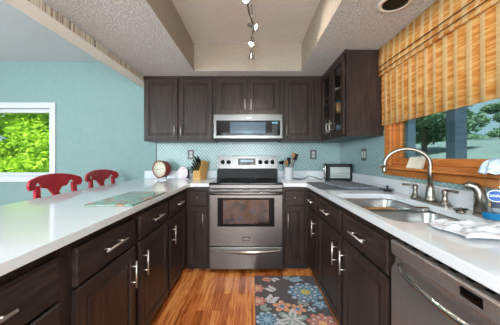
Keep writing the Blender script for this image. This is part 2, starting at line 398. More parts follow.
def leafmat(name, cols):
    m, t, b_ = new_mat(name); v = coords(t); f = noise(t, v, 6, 3, .6)
    col = ramp(t, f, [(.3, cols[0]), (.5, cols[1]), (.7, cols[2])])
    t.links.new(col, b_.inputs['Base Color']); setin(b_, rough=.6, spec=.2)
    tr = t.nodes.new('ShaderNodeBsdfTranslucent'); t.links.new(col, tr.inputs['Color'])
    ms = t.nodes.new('ShaderNodeMixShader'); ms.inputs[0].default_value = .3
    t.links.new(b_.outputs[0], ms.inputs[1]); t.links.new(tr.outputs[0], ms.inputs[2])
    t.links.new(ms.outputs[0], t.nodes['Material Output'].inputs['Surface']); return m
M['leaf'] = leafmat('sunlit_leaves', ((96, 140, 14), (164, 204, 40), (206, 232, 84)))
M['leaf_far'] = leafmat('hazy_far_leaves', ((92, 118, 92), (112, 140, 108), (130, 156, 122)))  # distance haze mixed into the leaf colour as a paler green
M['bark'] = plain('bark', (84, 72, 60), .9)
def tree(name, label, cat, loc, blobs, n, size, mat, trunk=(.12, 1.5), group=None):
    r = thing(name, label, cat, loc, 0, group); b = MB(); rnd = random.Random(hash(str(loc)) & 0xffff if False else int(abs(loc[0]*100+loc[1]*7)))
    vol = [q[3]*q[4]*q[5] for q in blobs]
    for q, vo in zip(blobs, vol):
        k = int(n*vo/sum(vol))
        b.sphere(q[:3], (q[3]*.72, q[4]*.72, q[5]*.72), 2)
        for _ in range(k):
            d = Vector((rnd.gauss(0, 1), rnd.gauss(0, 1), rnd.gauss(0, 1))).normalized()*rnd.uniform(.7, 1.04)
            c = Vector((q[0]+d.x*q[3], q[1]+d.y*q[4], q[2]+d.z*q[5]))
            a = Vector((rnd.gauss(0, 1), rnd.gauss(0, 1), rnd.gauss(0, .5))).normalized(); e2 = a.cross(Vector((rnd.gauss(0, 1), rnd.gauss(0, 1), rnd.gauss(0, 1)))).normalized()
            s1 = size*rnd.uniform(.6, 1.3); vs = [b.bm.verts.new(c+a*s1), b.bm.verts.new(c+e2*s1*.45), b.bm.verts.new(c-a*s1), b.bm.verts.new(c-e2*s1*.45)]
            b.bm.faces.new(vs)
    b.build('crown', mat, r)
    MB().tube([(0, 0, -.3), (.03, 0, trunk[1]*.5), (0, .02, trunk[1])], [trunk[0], trunk[0]*.8, trunk[0]*.6]).build('trunk', M['bark'], r)
    return r
def blobs(n, R, H, z, seed, rr=.55):
    g = random.Random(seed); L = []
    for i in range(n):
        q = g.uniform(.6, 1.2)*rr
        L.append((g.uniform(-R, R), g.uniform(-R, R), z+g.uniform(0, H), q, q, q*.62))
    return L
gl = 'leafy trees outside the dining window'
for i, (x, y, s) in enumerate(((-9.6, 8.6, 11), (-5.9, 7.0, 12), (-9.2, 13.2, 13), (-13.6, 11.0, 14))):
    tree('leafy_tree', ['bright green leafy tree filling most of the dining window view',
                        'bright green leafy tree at the right side of the dining window view',
                        'bright green leafy tree standing furthest back outside the dining window',
                        'bright green leafy tree beyond the left edge of the dining window'][i], 'tree', (x, y, -.15), blobs(30, 1.3, 3.4, .2, s, .62), 12000, .075, M['leaf'], group=gl)
def hill(x, y):
    for (x0, z0), (x1, z1) in zip(P, P[1:]):
        if x0 <= x <= x1: return z0+(z1-z0)*(x-x0)/(x1-x0)
    return 0
# distant trees beyond the lawn
spec = [(8.3, 11.6, 2.2, 1.0, 'large spreading tree beyond the lawn left of the dark porch post'),
        (8.6, 16.4, 1.9, .5, 'hazy tree behind the large spreading tree, seen beside the shade'),
        (15.6, 15.0, 1.5, .3, 'lone small dark tree standing out against the sky at the right')]
for i, (x, y, R, H, lab) in enumerate(spec):
    hz = hill(x, y)
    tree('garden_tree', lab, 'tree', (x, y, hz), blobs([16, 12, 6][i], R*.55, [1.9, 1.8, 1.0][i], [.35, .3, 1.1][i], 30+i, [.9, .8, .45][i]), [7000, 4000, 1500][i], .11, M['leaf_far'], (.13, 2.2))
for i, (x, y) in enumerate(((11.4, 20.6), (14.6, 20.4), (17.8, 20), (21, 19.4), (24.2, 18.6), (20.6, 15.2), (24, 14.6), (27.4, 17.5))):
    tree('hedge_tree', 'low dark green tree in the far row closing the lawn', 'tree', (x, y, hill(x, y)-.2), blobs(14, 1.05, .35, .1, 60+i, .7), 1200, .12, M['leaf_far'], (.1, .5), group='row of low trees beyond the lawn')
# porch post
pp = thing('porch_post', 'dark grey blue wooden porch post standing outside the kitchen window', 'post', (2.6, 3.06, hill(2.6, 3)-.0))
M['postp'] = noisy('slate_paint', [(.4, (52, 66, 78)), (.6, (62, 76, 88))], (1, 1, 8), 5, rough=.8)
MB().box(-.075, .075, -.075, .075, -.2, 2.6, .008).build('shaft', M['postp'], pp)
MB().box(-.10, .10, -.10, .10, -.1, .16, .01).build('base_collar', M['postp'], pp)
for i, (x, y, h) in enumerate(((4.6, 4.95, .36), (5.2, 5.05, .3))):
    z0 = hill(x, y)-.02
    g = thing('ornamental_grass', ['clump of ornamental grass just right of the porch post', 'smaller clump of ornamental grass at the right of the view'][i], 'plant', (x, y, z0)); b = MB()
    rnd = random.Random(i)
    for k in range(220):
        a = rnd.uniform(0, 2*PI); t = rnd.uniform(.05, .24); q = Vector((math.cos(a), math.sin(a), 0)); wd = Vector((-q.y, q.x, 0))*.008
        p0 = q*.03; p1 = q*t*.5+Vector((0, 0, h*.8)); p2 = q*t+Vector((0, 0, h*rnd.uniform(.75, 1.1)))
        b.bm.faces.new([b.bm.verts.new(v) for v in (p0-wd, p0+wd, p1+wd, p1-wd)]); b.bm.faces.new([b.bm.verts.new(v) for v in (p1-wd, p1+wd, p2)])
    b.build('blades', M['lawn2'], g)

# ------------------------------------------------------------------ cabinets
DOORP = [(0, -.019), (.003, -.022), (.050, -.022), (.056, -.014), (.066, -.014), (.078, -.018)]
DRAWP = [(0, -.017), (.005, -.022), (.010, -.022)]
def pull(b, cx, cz, yf, L=.15, vert=False, r=.0052, out=.032):
    if not vert: L = .175
    h = L/2
    if vert:
        b.tube([(cx, yf-out, cz-h), (cx, yf-out, cz+h)], r, 10)
        for s in (-1, 1): b.tube([(cx, yf+.001, cz+s*(h-.03)), (cx, yf-out, cz+s*(h-.03))], r*.8, 8)
    else:
        b.tube([(cx-h, yf-out, cz), (cx+h, yf-out, cz)], r, 10)
        for s in (-1, 1): b.tube([(cx+s*(h-.03), yf+.001, cz), (cx+s*(h-.03), yf-out, cz)], r*.8, 8)
def knob(b, cx, cz, yf):
    b.lathe([(.006, 0), (.006, .014), (.0145, .018), (.0155, .024), (.010, .029), (0.0001, .030)], (cx, yf, cz), Matrix.Rotation(PI/2, 4, 'X'), 16)
ZT = .8775
def base_cab(label, loc, rz, width, cols, depth=.6, hollow=False, group='dark wood base cabinets'):
    """front plane at local y=0, faces -y; local x 0..width. cols: list of dict(x0,x1,hx (door handle x) , knob)"""
    r = thing('base_cabinet', label, 'cabinet', loc, rz, group)
    if not hollow: MB().box(0, width, 0.0, depth, .06, ZT).build('carcass', M['wood_v'], r)
    else: MB().box(0, .018, 0, depth, .06, ZT).box(width-.018, width, 0, depth, .06, ZT).box(.018, width-.018, 0, depth, .06, .08).box(.018, width-.018, 0, .016, .08, ZT).build('carcass', M['wood_v'], r)
    MB().box(0.001, width-.001, .03, depth-.01, 0, .0595).build('toe_kick', M['kick'], r)
    for c in cols:
        d = MB().panel(c['x0'], c['x1'], .683, .835, -.001, DRAWP).build('drawer', M['wood_h'], r)
        b = MB(); cx = (c['x0']+c['x1'])/2
        if c.get('knob'): knob(b, cx, .765, -.022); b.build('knob', M['nickel'], d)
        else: pull(b, cx, .765, -.022); b.build('handle', M['pull'], d)
        if c.get('stack'):
            for z0, z1 in ((.385, .67), (.08, .372)):
                d = MB().panel(c['x0'], c['x1'], z0, z1, -.001, DRAWP).build('drawer', M['wood_h'], r)
                b = MB(); pull(b, cx, z1-.09, -.022); b.build('handle', M['pull'], d)
        else:
            d = MB().panel(c['x0'], c['x1'], .075, .67, -.001, DOORP).build('door', M['wood_v'], r)
            b = MB(); pull(b, c['hx'], .53, -.022, vert=True); b.build('handle', M['pull'], d)
    return r
XL = -.705
# left run: local x -> +Y
base_cab('base cabinet with a stack of drawers nearest the camera under the peninsula counter', (XL, .28, 0), PI/2, .588,
         [dict(x0=.02, x1=.575, stack=True)])
base_cab('two door base cabinet in the middle of the peninsula with two drawers above', (XL, .87, 0), PI/2, 1.085,
         [dict(x0=.065, x1=.532, hx=.48), dict(x0=.596, x1=1.07, hx=.632)])
base_cab('single door base cabinet at the far end of the peninsula, next to the corner', (XL, 1.956, 0), PI/2, .575,
         [dict(x0=.044, x1=.50, hx=.085)])
# blind corner + narrow cabinet left of range (front at Y=2.525)
base_cab('narrow base cabinet with one knobbed drawer immediately left of the stove', (-.704, 2.535, 0), 0, .252,
         [dict(x0=.036, x1=.23, hx=.19, knob=True)], depth=.60)
base_cab('narrow base cabinet with one knobbed drawer immediately right of the stove', (.322, 2.535, 0), 0, .276,
         [dict(x0=.02, x1=.225, hx=.05, knob=True)], depth=.60)
# right run: local x -> -Y
base_cab('small single door base cabinet in the right run next to the corner', (.60, 2.515, 0), -PI/2, .377,
         [dict(x0=.04, x1=.351, hx=.305)], depth=.55)
base_cab('wide two door base cabinet under the double sink', (.60, 2.137, 0), -PI/2, 1.14,
         [dict(x0=.027, x1=.548, hx=.493), dict(x0=.602, x1=1.107, hx=.637)], depth=.55, hollow=True)
# hidden corner boxes carry the counter
tag(MB().box(-1.305, -.705, 2.54, 3.13, .06, ZT).build('corner_cabinet', M['wood_v']), 'closed corner cabinet box behind the drawers left of the stove', 'cabinet')
tag(MB().box(.60, 1.145, 2.54, 3.13, .06, ZT).build('corner_cabinet', M['wood_v']), 'closed corner cabinet box right of the stove below the toaster', 'cabinet')
# peninsula back panel facing the dining side
tag(MB().box(-1.33, -1.308, .3, 3.13, 0, ZT).build('back_panel', M['wood_v']), 'dark wood panel closing the dining side of the peninsula', 'panel')

# countertops
b = MB()
left = [(-1.436, .05), (-.655, .05), (-.655, 2.44), (-.650, 2.475), (-.635, 2.494), (-.61, 2.50), (-.4505, 2.50), (-.4505, 3.139), (-1.436, 3.139)]
cl = tag(b.prism(left, .878, .914).build('countertop', M['quartz']), 'long white quartz counter on the peninsula, wrapping the corner to the stove', 'countertop')
MB().box(-1.40, -.46, 3.113, 3.1315, .9142, 1.013, .003).build('upstand', M['quartz'], cl)
SK = rrect(.604, 1.03, 1.012, 1.80, .08)
right = [(.56, .05), (.575, .05), (XR-.001, .05), (XR-.001, 3.139), (.3205, 3.139), (.3205, 2.50), (.51, 2.50), (.54, 2.494), (.554, 2.478), (.56, 2.45)]
b = MB(); b.prism(right, .878, .914, [SK])
cr = tag(b.build('countertop', M['quartz']), 'white quartz counter on the right holding the double sink', 'countertop')
b = MB(); b.box(.33, XR-.02, 3.113, 3.1315, .9142, 1.013, .003).box(XR-.03, XR-.0085, .05, 3.113, .9142, 1.013, .003)
b.build('upstand', M['quartz'], cr)
for c_ in (cl, cr):
    mm = c_.modifiers.new('bev', 'BEVEL'); mm.width = .003; mm.segments = 2; mm.limit_method = 'ANGLE'; mm.angle_limit = math.radians(60)

# sink
sk = thing('kitchen_sink', 'undermount stainless double bowl sink in the right counter below the window', 'sink', (0, 0, 0))
def bowl(x0, x1, y0, y1, name='bowl'):
    b = MB(); L = []
    for ins, z in ((-.012, .877), (.002, .877), (.004, .87), (.012, .74), (.03, .715), (.09, .708), (.15, .706)):
        L.append([(p[0], p[1], z) for p in rrect(x0+ins, x1-ins, y0+ins, y1-ins, max(.02, .065-ins*.3), 6)])
    R = [[b.bm.verts.new(Vector(p)) for p in l] for l in L]; n = len(R[0])
    for i in range(len(R)-1):
        for k in range(n):
            f = b.bm.faces.new((R[i][k], R[i][(k+1) % n], R[i+1][(k+1) % n], R[i+1][k])); f.smooth = True
    b.bm.faces.new(R[-1]); o = b.build(name, M['steel_sink'], sk)
    m = o.modifiers.new('s', 'SOLIDIFY'); m.thickness = .0015; m.offset = -1
    MB().lathe([(.045, .7065), (.043, .710), (.035, .709), (.033, .7075), (.0001, .7075)], ((x0+x1)/2, (y0+y1)/2, 0)).build('drain', M['chrome'], o)
bowl(.608, 1.025, 1.408, 1.795); bowl(.608, 1.025, 1.018, 1.376)
MB().box(.607, 1.026, 1.376, 1.408, .868, .901, .012, 3).build('divider', M['chrome'], sk)

# faucet
fc = thing('bridge_faucet', 'brushed nickel high arc faucet with two lever handles behind the sink', 'faucet', (1.083, 1.46, .914))
MB().prism(rrect(-.028, .028, -.145, .165, .026), .0005, .012).build('deck_plate', M['nickel'], fc)
pts = [(0, 0, .07), (0, 0, .19)]
for k in range(17):
    a = PI*k/16; pts.append((-.115+.115*math.cos(a), .0+.044*(1-math.cos(a)), .228+.115*math.sin(a)*.86))
pts.append((-.231, .09, .205))
MB().tube(pts, [.0145, .0135]+[.0125]*18, 14).build('spout', M['nickel'], fc)
MB().lathe([(.033, .012), (.035, .018), (.029, .03), (.025, .055), (.021, .085), (.021, .092), (.016, .10), (.0125, .118)], (0, 0, 0)).build('spout_base', M['nickel'], fc)
MB().lathe([(.0125, 0), (.014, .004), (.014, .03), (.012, .034)], (-.231, .09, .176)).build('aerator', M['nickel'], fc)
for y, s in ((-.11, -1), (.135, 1)):
    h = MB().lathe([(.026, .012), (.026, .018), (.017, .028), (.013, .055), (.017, .075), (.015, .088), (.008, .094), (.0001, .096)], (0, y, 0)).build('handle_body', M['nickel'], fc)
    MB().tube([(0, y, .083), (-.02 if s > 0 else .0, y+s*.02, .09), (-.035 if s > 0 else .01, y+s*.05, .088), (-.04 if s > 0 else .012, y+s*.068, .087)], [.006, .0065, .0075, .009]).build('lever', M['nickel'], h)
# side filter tap
st = thing('side_tap', 'short brushed nickel curved tap beside the dish soap bottle', 'tap', (1.082, 1.14, .914))
MB().tube([(0, 0, .0), (0, 0, .09), (-.004, .003, .115), (-.016, .01, .134), (-.036, .02, .141), (-.052, .028, .131)], [.025, .025, .023, .021, .018, .016], 16).build('spout', M['nickel'], st)
MB().lathe([(.028, .0), (.028, .006), (.022, .012)], (0, 0, 0)).build('base_ring', M['nickel'], st)
sl = thing('air_switch', 'small dark low fitting on the counter left of the curved side tap', 'fitting', (1.03, 1.185, .914))
MB().lathe([(.02, 0), (.022, .006), (.018, .012), (.008, .014), (.008, .026), (.0001, .028)]).build('button', M['nickel'], sl)
MB().tube([(-.032, .004, .018), (.03, -.004, .018)], .005).build('lever', M['dark_metal'], sl)

# strainer
ss = thing('sink_strainer', 'small dark flower shaped sink strainer on the counter beyond the sink', 'strainer', (1.085, 1.93, .9142))
b = MB(); O = []
for k in range(48):
    a = 2*PI*k/48; rr = .048+.010*math.cos(6*a); O.append((rr*math.cos(a), rr*math.sin(a)))
b.prism(O, .016, .022)
b.lathe([(.018, 0), (.028, .004), (.034, .016)]); b.build('rim_and_cup', M['dark_metal'], ss)
MB().lathe([(.006, .022), (.005, .034), (.011, .038), (.009, .045), (.0001, .047)]).build('knob', M['dark_metal'], ss)

# dishwasher
dw = thing('dishwasher', 'stainless steel dishwasher below the right counter in the near corner', 'dishwasher', (.60, .993, 0), -PI/2)
MB().box(.0, .598, .02, .565, .06, .86).build('tub_body', M['black'], dw)
MB().box(.006, .592, .04, .5, .0, .0595).build('toe_kick', M['kick'], dw)
b = MB()
W = .592
prof = [(0, .09), (-.024, .095), (-.028, .15), (-.028, .735), (-.012, .76), (-.012, .785), (-.028, .80), (-.030, .845), (-.024, .852), (.018, .852), (.018, .09)]
b.rings([[(x, y, z) for y, z in prof] for x in (.006, W)]); d_ = smooth(b.build('door', M['steel_dw'], dw), 35)
b = MB(); n = 20; pts = []
for k in range(n+1):
    t = k/n; pts.append((.07+t*.46, -.030-.048*math.sin(PI*t)**.7, .772))
b.tube(pts, .0115, 12); b.build('handle', M['chrome'], d_)
MB().box(.335, .40, -.0312, -.029, .812, .838).build('display', M['black_glass'], d_)
for k in range(9): MB().box(.05+k*.055, .075+k*.055, -.012, .004, .852, .8535).build('control_key', M['chrome'], d_)
MB().box(.0, .598, .018, .04, .853, .877).build('mounting_strip', M['black'], dw)

# range
rg = thing('stove', 'freestanding stainless electric stove with glass cooktop at the end of the kitchen', 'stove', (-.065, 0, 0))
YF = 2.464
MB().box(-.378, .378, YF+.04, 3.11, .03, .905).box(-.34, -.30, YF+.1, YF+.14, 0, .03).box(.30, .34, YF+.1, YF+.14, 0, .03).box(-.34, -.30, 3.0, 3.04, 0, .03).box(.30, .34, 3.0, 3.04, 0, .03).build('body', M['dark_metal'], rg)
ck = MB().box(-.382, .382, YF+.008, 3.06, .905, .925, .004).build('cooktop', M['black_glass'], rg)
bpm = plain('burner_print', (70, 70, 74), .3)
for (x, y, r) in ((-.2, 2.66, .105), (.2, 2.66, .09), (-.2, 2.9, .08), (.2, 2.9, .1)):
    for rr in (r, r*.66):
        b = MB(); b.lathe([(rr+.004, .9251), (rr, .9251), (rr+.001, .9255), (rr+.003, .9255), (rr+.004, .9251)], (x, y, 0), n=36); b.build('burner_ring', bpm, ck)
od = MB().box(-.378, .378, YF, YF+.04, .272, .862, .006).build('oven_door', M['steel'], rg)
MB().box(-.378, .378, YF+.006, YF+.04, .866, .9045, .003).build('front_rail', M['steel'], rg)
for x in (-.30, -.16, 0, .16, .27): MB().box(x-.035, x+.035, YF-.0005, YF+.002, .852, .857).build('vent_slot', M['black'], od)
b = MB(); pts = [(-.365, YF, .822), (-.355, YF-.03, .822)]
for k in range(13): t = k/12; pts.append((-.34+.68*t, YF-.042-.012*math.sin(PI*t), .822))
pts += [(.355, YF-.03, .822), (.365, YF, .822)]
b.tube(pts, [.012]+[.017]*15+[.012], 12); b.build('handle', M['steel'], od)
wf = MB().box(-.293, .293, YF-.003, YF-.0002, .475, .77, .0015).build('window_frame', plain('black_enamel', (8, 8, 9), .3, spec=.12), od)
m_ow, t, bb = new_mat('oven_window_reflection'); v = coords(t, (1, 1, 1)); f = noise(t, v, 9, 3)
t.links.new(ramp(t, f, [(.38, (36, 24, 18)), (.55, (88, 54, 36)), (.68, (66, 62, 74))]), bb.inputs['Base Color']); setin(bb, rough=.07, spec=.35)  # brown and grey blotches paint room reflections into the pane
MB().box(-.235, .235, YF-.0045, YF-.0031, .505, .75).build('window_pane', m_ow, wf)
b = MB()
for z in (.56, .70): b.box(-.225, .225, YF-.0052, YF-.0046, z, z+.003)
b.build('rack', M['dark_metal'], wf)
bd = MB().box(-.04, .04, YF-.004, YF-.0002, .328, .372, .002).build('badge', M['dark_metal'], od)
MB().box(-.034, .034, YF-.0055, YF-.0041, .335, .365).build('badge_plate', M['steel'], bd)
dr = MB().box(-.378, .378, YF, YF+.04, .035, .262, .006).build('drawer', M['steel'], rg)
b = MB(); L = []
for k in range(17):
    t = k/16; x = -.365+.73*t; s = math.sin(PI*t)**.8; zc = .235-.024*s; hh = .004+.016*s; dp = .004+.03*s
    L.append([(x, YF+.002, zc+hh), (x, YF-dp*.7, zc+hh*.8), (x, YF-dp, zc), (x, YF-dp*.6, zc-hh*.8), (x, YF+.002, zc-hh)])
b.rings(L); smooth(b.build('handle', M['chrome'], dr), 60)
cs = MB(); cs.rings([[(x, 3.03, .925), (x, 3.11, .925), (x, 3.11, 1.20), (x, 3.065, 1.20), (x, 3.045, 1.045), (x, 3.045, 1.04)] for x in (-.378, .378)]); cs = cs.build('console', M['black'], rg)
fp = MB(); fp.rings([[(x, 3.040, 1.045), (x, 3.05, 1.045), (x, 3.068, 1.20), (x, 3.07, 1.205), (x, 3.056, 1.203)] for x in (-.38, .38)]); fp.build('control_panel', M['steel'], cs)
def tl(z): return 3.040+(z-1.045)*.016/.158
RX = Matrix.Rotation(PI/2, 4, 'X')
for x in (-.31, -.235, .165, .245, .32):
    k = MB().lathe([(.027, 0), (.027, .004), (.021, .006), (.019, .02), (.0001, .021)], (x, tl(1.125)-.0005, 1.125), RX, 20).build('knob', M['black'], cs)
ds = MB().box(-.115, .105, tl(1.125)-.004, tl(1.125)+.006, 1.085, 1.17, .002).build('display', M['black_glass'], cs)
MB().box(-.085, .075, tl(1.125)-.0052, tl(1.125)-.0041, 1.125, 1.155).build('clock_window', plain('pale_blue_window', (120, 160, 190), .1), ds)
b = MB()
for k in range(7): b.box(-.085+k*.024, -.07+k*.024, tl(1.125)-.0052, tl(1.125)-.0041, 1.095, 1.105)
b.build('button', plain('grey_button', (120, 120, 124), .4), ds)

# upper cabinets
YU = 2.81
def upper(label, loc, rz, w_, z0, z1, doors, depth=.325, glass=False):
    r = thing('wall_cabinet', label, 'cabinet', loc, rz, 'dark wood wall cabinets')
    if not glass:
        MB().box(0, w_, 0, depth, z0, z1).build('carcass', M['wood_v'], r)
    else:
        b = MB(); t = .018
        b.box(0, t, .0, depth, z0, z1).box(w_-t, w_, .0, depth, z0, z1).box(t, w_-t, .0, depth, z0, z0+t).box(t, w_-t, .0, depth, z1-.05, z1)
        b.box(w_-.001, w_+.002, .03, depth-.03, z0+.0, z1)
        b.build('carcass', M['wood_v'], r)
        MB().box(t, w_-t, depth-.012, depth, z0+t, z1-.05).build('back', M['wood_in'], r)
        for z in (1.625, 1.86): MB().box(t, w_-t, .03, depth-.012, z, z+.015).build('shelf', M['wood_in'], r)
    MB().box(-.002, w_+.002, -.012, .012, z1-.022, z1+.006).build('top_moulding', M['wood_h'], r)
    for d in doors:
        x0, x1, a, c, hx = d
        if not glass:
            q = MB().panel(x0, x1, a, c, -.001, DOORP).build('door', M['wood_v'], r)
        else:
            b = MB(); fw = .055
            b.box(x0, x0+fw, -.022, -.001, a, c, .002).box(x1-fw, x1, -.022, -.001, a, c, .002).box(x0+fw, x1-fw, -.022, -.001, a, a+fw, .002).box(x0+fw, x1-fw, -.022, -.001, c-fw, c, .002)
            q = b.build('door', M['wood_v'], r)
            MB().box(x0+fw, x1-fw, -.012, -.009, a+fw, c-fw).build('pane', M['glass'], q)
        b = MB(); L = .125; pull(b, hx, a+.045+L/2, -.022, L, True); b.build('handle', M['pull'], q)
    return r
upper('two door wall cabinet left of the microwave', (-1.268, YU, 0), 0, .823, 1.376, 2.127, [(.015, .398, 1.39, 2.10, .37), (.418, .80, 1.39, 2.10, .445)])
upper('short two door wall cabinet above the microwave', (-.444, YU, 0), 0, .790, 1.668, 2.127, [(.03, .385, 1.685, 2.10, .36), (.405, .76, 1.685, 2.10, .43)])
upper('single door wall cabinet right of the microwave', (.347, YU, 0), 0, .476, 1.376, 2.127, [(.025, .37, 1.39, 2.10, .048)])
gc = upper('wall cabinet with two glass doors on the right wall beside the shade', (.825, 3.13, 0), -PI/2, 1.03, 1.376, 2.127,
      [(.345, .665, 1.39, 2.10, .625), (.685, 1.005, 1.39, 2.10, .725)], depth=.325, glass=True)
# things in the glass cabinet
def lathe_thing(name, label, cat, prof, loc, mat, group=None, extra=None):
    o = MB().lathe(prof).build(name, mat, None, loc); tag(o, label, cat, group); return o
BL = plain('blue_glaze', (80, 140, 170), .2); OR = plain('amber_glaze', (190, 130, 80), .3)
bowlp = [(.03, 0), (.032, .006), (.062, .04), (.07, .055), (.066, .055), (.058, .04), (.028, .01), (.0001, .009)]
cupp = [(.030, 0), (.036, .01), (.04, .09), (.037, .09), (.033, .012), (.0001, .01)]
lathe_thing('bowl', 'white bowl on the top shelf behind the near glass door', 'bowl', bowlp, (.955, 2.60, 1.8755), M['ceramic'])
lathe_thing('bowl', 'blue bowl on the middle shelf behind the near glass door', 'bowl', [(r*1.0, z*2.6) for r, z in bowlp], (.955, 2.58, 1.6405), BL)
lathe_thing('cup', 'amber cup beside the blue bowl on the middle shelf', 'cup', cupp, (.875, 2.42, 1.6405), OR)
lathe_thing('cup', 'pale blue cup on the bottom of the glass cabinet', 'cup', [(r*1.2, z*1.5) for r, z in cupp], (.95, 2.58, 1.3945), plain('pale_blue', (150, 190, 210), .2))
lathe_thing('vase', 'white vase on the bottom behind the far glass door', 'vase', [(.03, 0), (.045, .05), (.03, .12), (.02, .15), (.026, .17), (.022, .17), (.018, .15), (.0001, .145)], (.93, 2.86, 1.3945), M['ceramic'])

# microwave
mw = thing('microwave', 'stainless over the range microwave mounted below the short cabinet', 'microwave', (-.045, 2.64, 0))
MB().box(-.378, .378, .035, .49, 1.40, 1.664).build('body', M['black'], mw)
b = MB(); b.box(-.38, .38, 0, .034, 1.392, 1.662, .005); d_ = b.build('door', M['steel'], mw)
g = MB().box(-.352, .352, -.003, -.0002, 1.425, 1.592, .001).build('glass_band', M['black_glass'], d_)
MB().box(-.20, .19, -.0042, -.0031, 1.452, 1.572).build('window_screen', plain('screen_reflection', (56, 74, 88), .1, .3), g)  # blue-grey colour stands in for a reflection in the door glass
MB().box(.262, .325, -.0042, -.0031, 1.555, 1.578).build('display', plain('display_cyan', (70, 130, 150), .2), g)
b = MB()
for k in range(6):
    for j in range(3): b.box(.268+j*.02, .280+j*.02, -.0042, -.0031, 1.44+k*.018, 1.45+k*.018)
b.build('button', plain('grey_key', (66, 68, 72), .4), g)
MB().box(-.02, .04, -.0015, 0.0, 1.612, 1.626).build('badge', M['chrome'], d_)
MB().box(-.36, -.335, .03, .1, 1.355, 1.3995).box(.335, .36, .03, .1, 1.355, 1.3995).box(-.37, .37, .06, .45, 1.385, 1.3995).build('underside_vent', M['black'], mw)

# ------------------------------------------------------------------ counter things
# toaster
to = thing('toaster', 'black toaster with a glass front window in the corner on the right counter', 'toaster', (.995, 2.80, .9142), math.radians(-10))
b = MB(); b.prism(rrect(-.145, .145, -.095, .095, .03), .012, .195)
o = b.build('shell', M['black'], to); m = o.modifiers.new('b', 'BEVEL'); m.width = .018; m.segments = 3; m.limit_method = 'ANGLE'; m.angle_limit = math.radians(60)
g = MB().box(-.112, .130, -.0985, -.0945, .026, .174, .003).build('window_frame', M['black'], to)
MB().box(-.096, .116, -.100, -.0984, .038, .162).build('window_pane', noisy('glass_front_reflection', [(.3, (120, 128, 128)), (.7, (160, 168, 166))], (1, 1, 9), 5, rough=.3, metal=.2), g)
MB().box(-.11, .11, -.03, -.012, .194, .1965).box(-.11, .11, .012, .03, .194, .1965).build('slot', M['dark_metal'], to)
for y in (-.062, .055): MB().box(-.1475, -.144, y-.008, y+.008, .03, .17, .001).build('side_trim', M['chrome'], to)
b = MB(); b.tube([(-.144, -.03, .06), (-.158, -.03, .06)], .016, 16); b.build('dial', M['chrome'], to)
b = MB(); b.box(-.165, -.144, -.02, .02, .13, .145, .003); b.build('lever', M['chrome'], to)
b = MB(); b.box(-.13, -.10, -.08, -.05, 0, .013).box(.10, .13, -.08, -.05, 0, .013).box(-.13, -.10, .05, .08, 0, .013).box(.10, .13, .05, .08, 0, .013); b.build('foot', M['rubber'], to)
# cord
cd = MB(); cpts = [(.525, 3.07, .9187), (.545, 2.97, .9187), (.60, 2.93, .9187), (.67, 3.03, .924), (.72, 3.09, .945), (.78, 3.08, .935), (.83, 3.02, .922), (.835, 2.95, .9187), (.838, 2.88, .9187)]
def catmull(P_, n=8):
    P_ = [Vector(p) for p in P_]; Q = [P_[0]]+P_+[P_[-1]]; out = []
    for i in range(1, len(Q)-2):
        for k in range(n):
            t = k/n; a, b_, c, d = Q[i-1:i+3]
            out.append(.5*((2*b_)+(c-a)*t+(2*a-5*b_+4*c-d)*t*t+(3*b_-a-3*c+d)*t**3))
    return out+[P_[-1]]
tag(cd.tube(catmull(cpts), .004, 8).build('power_cord', M['rubber']), 'black power cord trailing along the counter from toaster towards the crock', 'cord')

# drying mats
def cloth(name, label, cat, poly, z, th, mat, group=None):
    b = MB(); b.prism(poly, z, z+th); o = b.build(name, mat); tag(o, label, cat, group)
    m = o.modifiers.new('b', 'BEVEL'); m.width = th*.35; m.segments = 2; return o
cloth('drying_mat', 'dark grey drying mat lying flat on the counter beside the toaster', 'mat', [(.575, 2.06), (.60, 2.0), (1.10, 2.0), (1.105, 2.05), (1.09, 2.60), (.60, 2.60), (.575, 2.55)], .9143, .007, M['mat_a'])
cloth('drying_mat', 'pale patterned grey mat folded on top of the darker one', 'mat', [(.80, 2.03), (1.09, 2.03), (1.06, 2.42), (.86, 2.5), (.72, 2.46)], .9214, .012, M['mat_b'])

# crock and utensils
cx, cy = .45, 2.985
ck_ = thing('utensil_crock', 'white ceramic utensil crock on the counter right of the stove', 'crock', (cx, cy, .9142))
MB().lathe([(.055, 0), (.058, .004), (.058, .14), (.06, .148), (.055, .15), (.052, .142), (.052, .01), (.0001, .008)]).build('jar', M['ceramic'], ck_)
def utensil(name, label, head, mat, dx, dy, L, tilt, az):
    r = thing(name, label, 'utensil', (cx+dx, cy+dy, .928), az, 'utensils in the white crock')
    d = Vector((math.sin(tilt), 0, math.cos(tilt)))
    MB().tube([d*0, d*L*.5, d*L], [.005, .0045, .005], 8).build('handle', mat, r)
    p = d*(L+.02); b = MB(); mt = Matrix.Rotation(tilt, 4, 'Y')
    if head == 'spoon':
        b.sphere((0, 0, 0), (.024, .008, .034)); 
    elif head == 'ladle':
        b.lathe([(.0001, -.03), (.02, -.025), (.032, 0), (.034, .01), (.031, .01), (.018, -.02), (.0001, -.026)], n=18)
    elif head == 'spatula':
        b.box(-.026, .026, -.003, .003, -.04, .045, .003)
    for v in b.bm.verts: v.co = p + mt @ v.co
    b.build('head', mat, r)
utensil('ladle', 'black ladle leaning left in the white crock', 'ladle', M['black'], -.02, 0, .19, -.32, 0)
utensil('spatula', 'black spatula leaning right in the white crock', 'spatula', M['black'], .02, .01, .25, .26, 0)
utensil('wooden_spoon', 'tallest wooden spoon leaning right in the white crock', 'spoon', M['spoon'], .012, -.01, .27, .16, 0)
utensil('wooden_spoon', 'short pale wooden spoon leaning left in the white crock', 'spoon', M['spoon'], -.01, -.02, .175, -.1, 0)
utensil('spatula', 'short dark spatula standing upright in the white crock', 'spatula', M['dark_metal'], 0, .02, .19, .03, .2)

